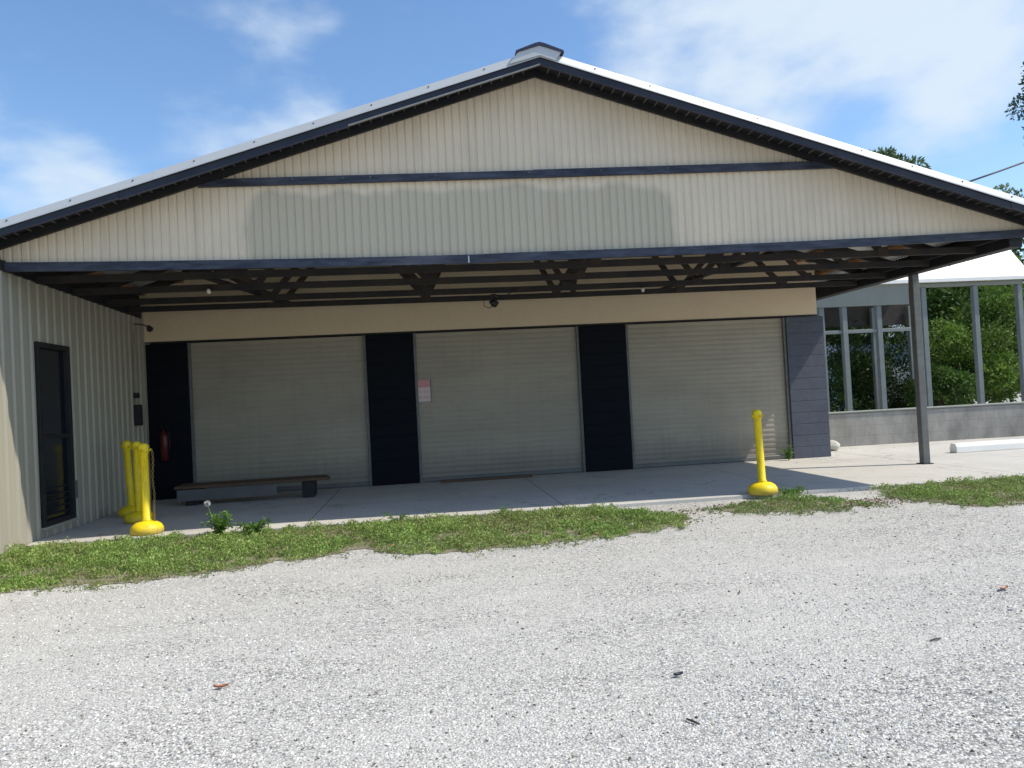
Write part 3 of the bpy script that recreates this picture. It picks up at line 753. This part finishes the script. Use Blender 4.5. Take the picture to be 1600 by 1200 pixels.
tree('broadleaf_tree', (24.0, 30.0, GZ), 7, 3.4, 4.6, 16000, .24, *DG, 'dark green tree at the far right behind the yellow green one', 'tree', 8, 30, .85, GT, .2)
tree('broadleaf_tree', (17.0, 33.0, GZ), 7, 3.6, 4.2, 14000, .25, *MG, 'mid green tree farthest back between the other trees', 'tree', 18, 30, .85, GT, .2)
# tall ones that show above the roof
tree('tall_tree', (25.7, 40.0, GZ), 14, 2.1, 12.3, 3600, .27, (.09,.15,.07), (.18,.25,.12), 'tall tree whose top shows just above the right roof slope', 'tree', 9, 16, .8, 'tall trees above the roof', .3)
tree('tall_tree', (32.6, 40.0, GZ), 12, 1.9, 10.2, 3200, .26, (.12,.17,.09), (.24,.29,.15), 'tree whose olive top barely clears the roof near the power line', 'tree', 10, 16, .8, 'tall trees above the roof', .28)
tree('pine_tree', (37.4, 40.0, GZ), 20, 2.3, 17.2, 9000, .24, (.04,.08,.06), (.07,.13,.09), 'tall dark pine whose crown enters the frame at the right edge', 'tree', 12, 34, 1.1, 'tall trees above the roof', .35)

# far woodland closing the horizon
nw = 42000; xw = RNG.uniform(2, 95, nw); hw = 5.2 + 2.2*noise2(xw, xw*0, .12, 4.4) + 1.2*noise2(xw, xw*0, .5, 8.4)
P_ = np.stack([xw, 52 + RNG.uniform(-2.5, 2.5, nw), np.abs(hw)*RNG.uniform(0, 1, nw)**.7], 1); D_ = RNG.normal(size=(nw,3)); D_[:, 2] += .3
V_, F_, C_ = leaf_cloud(P_, D_, RNG.uniform(.35, .8, nw), greens(nw, (.05,.085,.035), (.11,.16,.06)), .4, .6)
tag(mesh_np('woodland', V_, F_, 3, M['leaf'], C_), kind='stuff')
# power line
pw = MB(); pts = []
for i in range(15):
    q = i/14; pts.append((26+q*26, 34-q*2, 10.4+q*9.5-2.0*q*(1-q)))
pw.tube(pts, .05, 6)
tag(pw.build('power_line', M['post']), 'thick overhead cable rising past the right end of the roof', 'power line')

# --- ground cover patches
P1 = [(-4.36,8.96),(-4.36,6.9),(-3.9,6.72),(-3.49,6.79),(-2.97,6.73),(-2.45,6.66),(-2.0,6.85),(-1.52,7.06),(-.9,7.36),(-.66,7.41),(-.41,7.15),(.0,7.05),(.33,6.95),(.7,7.05),(1.05,7.15),(1.5,7.12),(2.0,7.25),(2.5,7.52),(2.75,7.9),(2.6,8.3),(2.0,8.85),(1.6,8.98),(-1,8.99)]
P2 = [(3.05,8.45),(3.3,8.0),(3.9,7.8),(4.3,7.7),(4.5,7.9),(4.75,7.75),(4.75,8.2),(4.4,8.75),(3.9,8.8)]
P3 = [(5.55,8.96),(5.3,8.5),(5.28,8.1),(5.35,7.7),(5.57,7.35),(6.1,7.25),(7.5,7.5),(9,7.9),(9,8.96),(6.6,8.97)]
def inside(poly, x, y):
    r = np.zeros(len(x), bool); n_ = len(poly)
    for i in range(n_):
        (x1,y1),(x2,y2) = poly[i], poly[(i+1) % n_]
        c = ((y1 > y) != (y2 > y)) & (x < (x2-x1)*(y-y1)/(y2-y1+1e-12)+x1); r ^= c
    return r
def dist(poly, x, y):
    d = np.full(len(x), 9.); n_ = len(poly)
    for i in range(n_):
        a = np.array(poly[i]); b = np.array(poly[(i+1) % n_]); ab = b-a
        t_ = np.clip(((x-a[0])*ab[0]+(y-a[1])*ab[1])/(ab@ab), 0, 1)
        d = np.minimum(d, np.hypot(x-a[0]-t_*ab[0], y-a[1]-t_*ab[1]))
    return d
BARE = [(-.2,7.45,.35,.14), (-1.8,7.3,.35,.15), (.3,7.9,.25,.12), (6.3,7.9,.4,.15), (-3.6,7.4,.3,.2), (1.25,7.55,.42,.2), (3.25,8.1,.3,.2), (4.5,8.0,.3,.3), (-2.7,6.95,.25,.12)]
def cover(poly, n, hgt, c0, c1, name, lab):
    x0, x1 = min(p[0] for p in poly)-.35, max(p[0] for p in poly)+.35; y0, y1 = min(p[1] for p in poly)-.3, min(8.99, max(p[1] for p in poly)+.02)
    x = RNG.uniform(x0, x1, n); y = RNG.uniform(y0, y1, n)
    sd = dist(poly, x, y)*np.where(inside(poly, x, y), 1, -1)
    nz = noise2(x, y, 2.2, 1.7); nf = noise2(x, y, 7.5, 5.1)
    nh = noise2(x, y, 21., 2.3); prob = np.clip((sd + .17*nz + .15*nf + .08*nh)/.16, 0, 1)
    prob = np.where(y > 8.9, np.where(sd > -.1, 1, prob), prob)
    prob *= np.clip(.78 + 1.5*(nf+nz*.6), .25, 1)
    for bx, by, ba, bb_ in BARE:
        q = ((x-bx)/ba)**2+((y-by)/bb_)**2; prob *= np.clip(q*.8 + nf*1.3, .10, 1)
    k = RNG.uniform(0, 1, n) < prob; x, y, nz, nf, sd, nh_ = x[k], y[k], nz[k], nf[k], sd[k], nh[k]; N = len(x)
    hh = hgt*np.clip(.5 + 1.3*nf + .8*nz + .5*nh_, .12, 1.9)*np.clip(np.where(y > 8.6, .8, .3+sd/.4), .25, 1)
    z = GZ + .004 + RNG.uniform(0, 1, N)**.8*hh
    d = RNG.normal(size=(N,3)); d[:, 2] = np.abs(d[:, 2])*.9 + .25
    sz = RNG.uniform(.013, .030, N)
    col = greens(N, c0, c1, .3); dry = (RNG.uniform(0, 1, N) < .09 + np.clip(-nz*.8 - nf*.4, 0, .45)); col[dry] = greens(dry.sum(), (.32,.26,.12), (.50,.43,.24))
    col *= (1.08 + .45*nz + .35*nf)[:, None]; gm = np.clip(noise2(x, y, .8, 7.7)*1.6+.4, 0, 1)[:, None]; col *= (1-gm) + gm*np.array([[.84, .98, .78]])
    V1, F1, C1 = leaf_cloud(np.stack([x, y, z], 1), d, sz, col, .5, .55)
    # runners creeping out over the gravel
    mr = 3500; xr = RNG.uniform(x0, x1, mr); yr = RNG.uniform(y0, y1, mr); sr = dist(poly, xr, yr)*np.where(inside(poly, xr, yr), 1, -1) + .17*noise2(xr, yr, 2.2, 1.7)
    kr = (np.abs(sr+.02) < .05) & (yr < 8.7); kr = np.where(kr)[0][:110]; cxm, cym = np.mean([p[0] for p in poly]), np.mean([p[1] for p in poly])
    RP = []; 
    for q in kr:
        a_ = RNG.uniform(-2.7, -.4); L_ = RNG.uniform(.08, .26); bend = RNG.uniform(-1.5, 1.5)
        for w_ in np.linspace(0, 1, int(L_*130)):
            aa = a_ + bend*w_; RP.append((xr[q]+math.cos(aa)*L_*w_+RNG.normal(0,.006), yr[q]+math.sin(aa)*L_*w_+RNG.normal(0,.006), GZ+.006+RNG.uniform(0,.012)))
    if RP:
        RP = np.array(RP); nr = len(RP); dr = RNG.normal(size=(nr,3)); dr[:, 2] = np.abs(dr[:, 2])*.5+.1
        Vr, Fr, Cr = leaf_cloud(RP, dr, RNG.uniform(.012, .026, nr), greens(nr, (.10,.15,.05), (.24,.29,.11)), .5, .5)
        V1, F1, C1 = np.concatenate([V1, Vr]), np.concatenate([F1, Fr+len(V1)]), np.concatenate([C1, Cr])
    # upright blades
    nb = N//7; ii = RNG.choice(N, nb); d2 = RNG.normal(size=(nb,3))*.35; d2[:, 2] = 1
    V2, F2, C2 = leaf_cloud(np.stack([x[ii]+RNG.normal(0,.01,nb), y[ii], np.full(nb, GZ)], 1), d2, RNG.uniform(.03, .075, nb)*np.clip(hh[ii]/hgt+.4, .4, 1.2), greens(nb, (.20,.30,.06), (.36,.44,.13)), .2, .10)
    V_ = np.concatenate([V1, V2]); F_ = np.concatenate([F1, F2+len(V1)]); C_ = np.concatenate([C1, C2])
    tag(mesh_np(name, V_, F_, 3, M['leaf'], C_), kind='stuff')
    # soil beneath
    gx = np.arange(x0, x1, .04); gy = np.arange(y0, y1, .04); mb = MB(); idx = {}
    XX, YY = np.meshgrid(gx, gy); fx_, fy_ = XX.ravel(), YY.ravel()
    s_ = dist(poly, fx_, fy_)*np.where(inside(poly, fx_, fy_), 1, -1) + .12*noise2(fx_, fy_, 2.2, 1.7) + .08*noise2(fx_, fy_, 7.5, 5.1)
    s_ = s_.reshape(XX.shape); vs = []; fs = []
    for j in range(len(gy)-1):
        for i in range(len(gx)-1):
            if s_[j,i] > .05 or s_[j,i+1] > .05 or s_[j+1,i] > .05:
                q = []
                for a, b in ((j,i),(j,i+1),(j+1,i+1),(j+1,i)):
                    if (a,b) not in idx:
                        idx[(a,b)] = len(vs); yy_ = min(gy[b*0+a], 8.995)
                        vs.append((gx[b], yy_, ground_h(gx[b], yy_)+.004+.006*max(0, min(1, s_[a,b]*8)) ))
                    q.append(idx[(a,b)])
                fs.append(tuple(q))
    mb.add(vs, fs, True); tag(mb.build('soil', M['soil']), kind='structure')
cover(P1, 215000, .082, (.12,.19,.045), (.33,.40,.13), 'ground_cover', '')
cover(P2, 26000, .075, (.10,.18,.045), (.29,.36,.13), 'ground_cover', '')
cover(P3, 70000, .08, (.11,.19,.045), (.33,.39,.13), 'ground_cover', '')

# leaf litter and dry scraps
LP_ = []
for cx_, cy_, sx_, sy_, n_ in ((4.75,7.95,.30,.10,420),(4.95,8.2,.22,.08,260),(4.55,8.45,.15,.1,120),(2.75,8.15,.18,.2,160),(1.35,7.55,.35,.14,240),(3.2,8.45,.2,.14,120),(2.4,7.65,.3,.12,90),(-.2,7.2,.5,.08,70),(-2.6,6.85,.6,.08,90),(6.0,7.35,.5,.1,60),(-.9,7.35,.4,.08,50)):
    LP_.append(np.stack([RNG.normal(cx_, sx_, n_), RNG.normal(cy_, sy_, n_)], 1))
yy_ = RNG.uniform(2.4, 8.3, 420); LP_.append(np.stack([RNG.uniform(-.7, .85, 420)*yy_, yy_], 1))
LP_ = np.concatenate(LP_); LP_ = LP_[LP_[:, 1] < 8.97]; nl = len(LP_)
D_ = RNG.normal(size=(nl,3)); D_[:, 2] *= .18
cl_ = greens(nl, (.07,.05,.035), (.30,.20,.12), .4)
V_, F_, C_ = leaf_cloud(np.concatenate([LP_, np.array([[ground_h(a, b)+.009] for a, b in LP_])], 1), D_, RNG.uniform(.012, .042, nl)*np.clip(LP_[:, 1]/7, .5, 1), cl_, .3, .4)
tag(mesh_np('leaf_litter', V_, F_, 3, M['leaf'], C_), kind='stuff')

# weeds: taller leafy plants, each a thing
def weed(loc, h, r, n, lab, seed, c0=(.07,.17,.02), c1=(.15,.28,.04), leaf=.05):
    rs = np.random.default_rng(seed); root = thing('weed', loc, lab, 'weed', 'weeds at the slab edge', local=True)
    mb = MB(); P = []; D = []
    for k in range(max(5, n//28)):
        a = rs.uniform(0, 2*math.pi); rr_ = r*rs.uniform(.2, 1); hh = h*rs.uniform(.5, 1)
        tip = Vector((math.cos(a)*rr_, math.sin(a)*rr_, hh)); m_ = Vector((tip.x*.35, tip.y*.35, hh*.6))
        mb.tube([(0,0,0), m_, tip], [.004,.003,.0015], 5)
        for j in range(28):
            q = rs.uniform(.15, 1.05); p = (m_*(2*q) if q < .5 else m_ + (tip-m_)*(2*q-1)); p = p + Vector(rs.normal(0, .012, 3)); P.append(p); D.append((p.x+rs.normal()*.2, p.y+rs.normal()*.2, rs.normal()*.12+.08))
    mb.build('stem', M['bark'], root)
    P = np.array(P); D = np.array(D)+1e-4; N = len(P)
    V_, F_, C_ = leaf_cloud(P, D, leaf*rs.uniform(.5, 1.2, N), greens(N, c0, c1), .4, .42)
    mesh_np('leaves', V_, F_, 3, M['leaf'], C_, root)
weed((-2.28, 8.86, GZ), .26, .17, 560, 'tallest leafy green weed growing beside the flower head with the light spot', 21)
weed((-1.92, 8.80, GZ), .17, .20, 420, 'lower leafy green weed just right of the tallest one', 22)
weed((-.35, 8.86, GZ), .15, .14, 200, 'small upright weed at the slab edge left of the middle of the grass', 23, leaf=.035)
weed((.9, 8.9, GZ), .12, .12, 160, 'low weed at the slab edge right of the middle of the grass', 24, leaf=.03)
weed((4.35, 8.86, GZ), .13, .22, 420, 'dense weed tuft at the foot of the lone right stanchion', 25, leaf=.04)
weed((6.22, 12.72, 0), .26, .12, 240, 'green weed growing at the foot of the right roll-up door', 26, leaf=.05)
weed((-3.35, 8.9, GZ), .10, .12, 120, 'sparse weed just left of the front left stanchion foot', 27, leaf=.03)
# flower head; its white ball stands for a blurred light spot
fh = thing('light_spot_flower', (-2.30, 8.84, GZ), 'flower head, its white ball standing for a blurred light spot, on a bare stalk beside the tallest weed', 'flower', local=True)
mb = MB(); mb.tube([(0,0,0),(-.04,0,.2),(-.085,-.01,.37)], .003, 6); mb.build('stalk', M['leaf'] if False else worn('green_stalk', (.16,.24,.07)), fh)
n = 320; u = RNG.normal(size=(n,3)); u /= np.linalg.norm(u, axis=1, keepdims=True)
V_, F_, C_ = leaf_cloud(np.array([(-.088,-.01,.385)])+u*.006, u, np.full(n, .032), np.full((n,3), .66), .3, .28)
mesh_np('light_spot_ball', V_, F_, 3, M['leaf'], C_, fh)

# fallen leaves and twigs, each its own small thing
def fallen(x, y, s, c, lab, seed, kind='leaf'):
    rs = random.Random(seed); z = ground_h(x, y)+.008; mb = MB(); a = rs.uniform(0, 6.28)
    if kind == 'leaf':
        vs = []; m_ = 9
        for i in range(m_):
            q = i/(m_-1); w_ = math.sin(math.pi*q)*s*.22*(1+.15*rs.uniform(-1,1)); l = (q-.5)*s
            cz_ = .25*s*(q-.5)**2*4*.4
            vs += [(l, -w_, cz_+.012), (l, 0, cz_), (l, w_, cz_+.010)]
        fs = [(3*i+k, 3*i+3+k, 3*i+4+k, 3*i+1+k) for i in range(m_-1) for k in range(2)]
        mb.add(vs, fs, True); mb.tube([(s*.5,0,.1*s),(s*.68,.01,.1*s)], .0012, 4)
    else:
        mb.tube([(-s/2,0,0),(0,s*.06,.004),(s/2,0,0)], [.004,.005,.003], 6)
    o = mb.build('fallen_leaf' if kind == 'leaf' else 'twig', worn('dry_%s_%d' % (kind, seed), c), None)
    o.location = (x, y, z); o.rotation_euler = (0,0,a)
    tag(o, lab, kind if kind != 'leaf' else 'dry leaf')
fallen(-1.05, 3.98, .07, (.42,.17,.10), 'reddish dry leaf on the gravel at the lower left', 31)
fallen(2.27, 2.62, .10, (.45,.16,.09), 'red brown dry leaf at the lower right corner of the gravel', 32)
fallen(3.55, 4.48, .09, (.42,.24,.17), 'pinkish dry leaf on the gravel toward the right edge', 33)
fallen(1.13, 3.55, .05, (.045,.05,.07), 'small dark blue-grey chip on the gravel right of centre', 34)
fallen(2.55, 3.72, .08, (.07,.06,.05), 'thin dark twig on the gravel at the right', 35, 'twig')
fallen(1.02, 3.05, .07, (.05,.05,.05), 'short dark twig on the gravel near the bottom centre', 36, 'twig')
fallen(2.0, 4.9, .07, (.05,.045,.04), 'dark twig on the gravel below the right grass patch', 37, 'twig')
fallen(-2.35, 7.55, .08, (.50,.32,.20), 'orange dry leaf lying on the left part of the grass', 38)
fallen(.62, 7.25, .09, (.50,.25,.14), 'orange dry leaf at the lower edge of the grass', 39)
fallen(1.85, 7.6, .10, (.62,.55,.38), 'cream dry leaf on the right end of the long grass patch', 40)
fallen(1.62, 7.3, .09, (.50,.26,.10), 'rusty dry leaf beside the bare soil in the grass', 41)
fallen(-.35, 7.5, .07, (.48,.25,.15), 'small orange dry leaf in the middle of the grass edge', 42)
rock('pale_pebble', (2.02, 7.62, GZ+.02), .035, 'pale pebble lying in the right end of the long grass patch', M['rock'], 5)

# ------------------------------------------------------------------ sky, sun, camera
S = Vector((.72, -.20, 1.0)).normalized()
elev = math.asin(S.z); azim = math.atan2(S.x, S.y)
world = bpy.data.worlds.new('World'); scene.world = world; world.use_nodes = True
wt = world.node_tree; wn = wt.nodes; bg = wn['Background']
class WN(NT):
    def __init__(self): self.t = wt; self.n = wn; self.b = None
w = WN()
sky = wn.new('ShaderNodeTexSky'); sky.sky_type = 'NISHITA'; sky.sun_disc = False
sky.sun_elevation = elev; sky.sun_rotation = azim; sky.air_density = 1.0; sky.dust_density = .6; sky.ozone_density = 2.2
tc = wn.new('ShaderNodeTexCoord'); dirv = tc.outputs['Generated']
CAMR = {}
f_, yaw, pitch, roll, hcam = 1208.5, .1169, .0198, .0527, 1.3
def ray(u, v_):
    xx_, uu = (u-800)/f_, -(v_-600)/f_; c_, s_ = math.cos(roll), math.sin(roll)
    fx = xx_*c_+uu*s_; u2 = -xx_*s_+uu*c_; cp, sp = math.cos(pitch), math.sin(pitch)
    fy = cp-u2*sp; fz = sp+u2*cp; cy, sy = math.cos(yaw), math.sin(yaw)
    return Vector((fx*cy+fy*sy, -fx*sy+fy*cy, fz))
# soft clouds: noise-broken banks around fixed directions of the sky
mp = wn.new('ShaderNodeMapping'); mp.inputs['Scale'].default_value = (1, 1, 2.0); wt.links.new(dirv, mp.inputs['Vector'])
n1 = w.noise(mp.outputs[0], 4.2, 7, .5); n2 = w.noise(mp.outputs[0], 1.4, 3, .5)
tot = None
for u, v_, rad, amp in ((1290,40,.14,.50),(1130,95,.09,.42),(1495,115,.07,.58),(1450,20,.09,.32),(930,50,.08,.25),(10,290,.09,.20),(345,190,.055,.26),(190,185,.05,.18),(60,340,.08,.25),(1020,125,.06,.40),(1580,200,.08,.15),(490,125,.06,.18),(660,40,.07,.2),(1180,165,.06,.3)):
    d_ = ray(u, v_).normalized()
    dp = wn.new('ShaderNodeVectorMath'); dp.operation = 'DISTANCE'; wt.links.new(dirv, dp.inputs[0]); dp.inputs[1].default_value = d_
    k_ = w.math('SUBTRACT', 1.0, w.math('DIVIDE', dp.outputs['Value'], rad*1.7), None, True)
    k_ = w.math('MULTIPLY', w.math('SMOOTH_MIN', k_, 1.0, .1), amp)
    tot = k_ if tot is None else w.math('ADD', tot, k_)
back = w.math('MULTIPLY', w.math('SUBTRACT', n2, .5), .5)
cov = w.math('ADD', w.math('ADD', tot, w.math('MULTIPLY_ADD', n1, 2.9, -1.57)), back)
cm = wn.new('ShaderNodeMapRange'); cm.interpolation_type = 'SMOOTHSTEP'; cm.inputs['From Min'].default_value = -.15; cm.inputs['From Max'].default_value = .62
wt.links.new(cov, cm.inputs['Value'])
hs = wn.new('ShaderNodeHueSaturation'); hs.inputs['Saturation'].default_value = 1.12; hs.inputs['Value'].default_value = 1.15; wt.links.new(sky.outputs[0], hs.inputs['Color'])
colr = w.mix(w.math('MULTIPLY', cm.outputs[0], .92), hs.outputs[0], (4.3, 4.95, 5.6))
wt.links.new(colr, bg.inputs['Color']); bg.inputs['Strength'].default_value = .135

sun = bpy.data.lights.new('sun', 'SUN'); sun.energy = 3.7; sun.angle = math.radians(.5); sun.color = (1.0, .93, .80)
so = bpy.data.objects.new('sun', sun); COL.objects.link(so); so.rotation_euler = S.to_track_quat('Z', 'Y').to_euler(); so.location = (20, -6, 30)

cam = bpy.data.cameras.new('camera'); co = bpy.data.objects.new('camera', cam); COL.objects.link(co)
cam.sensor_width = 36; cam.lens = f_/1600*36; cam.clip_end = 3000; cam.clip_start = .05
ex = (ray(801,600)-ray(800,600)).normalized(); ey = (ray(800,599)-ray(800,600)).normalized(); ez = -ray(800,600).normalized()
co.matrix_world = Matrix(((ex.x,ey.x,ez.x,0),(ex.y,ey.y,ez.y,0),(ex.z,ey.z,ez.z,hcam),(0,0,0,1)))
cam.dof.use_dof = True; cam.dof.focus_distance = 4.8; cam.dof.aperture_fstop = (cam.lens/1000)/.0022
scene.camera = co
for o in list(bpy.data.objects):
    if '_w' in o: del o['_w']
scene.view_settings.view_transform = 'Standard'; scene.view_settings.look = 'None'
scene.view_settings.exposure = .38; scene.view_settings.gamma = 1
scene.cycles.max_bounces = 8; scene.cycles.diffuse_bounces = 4
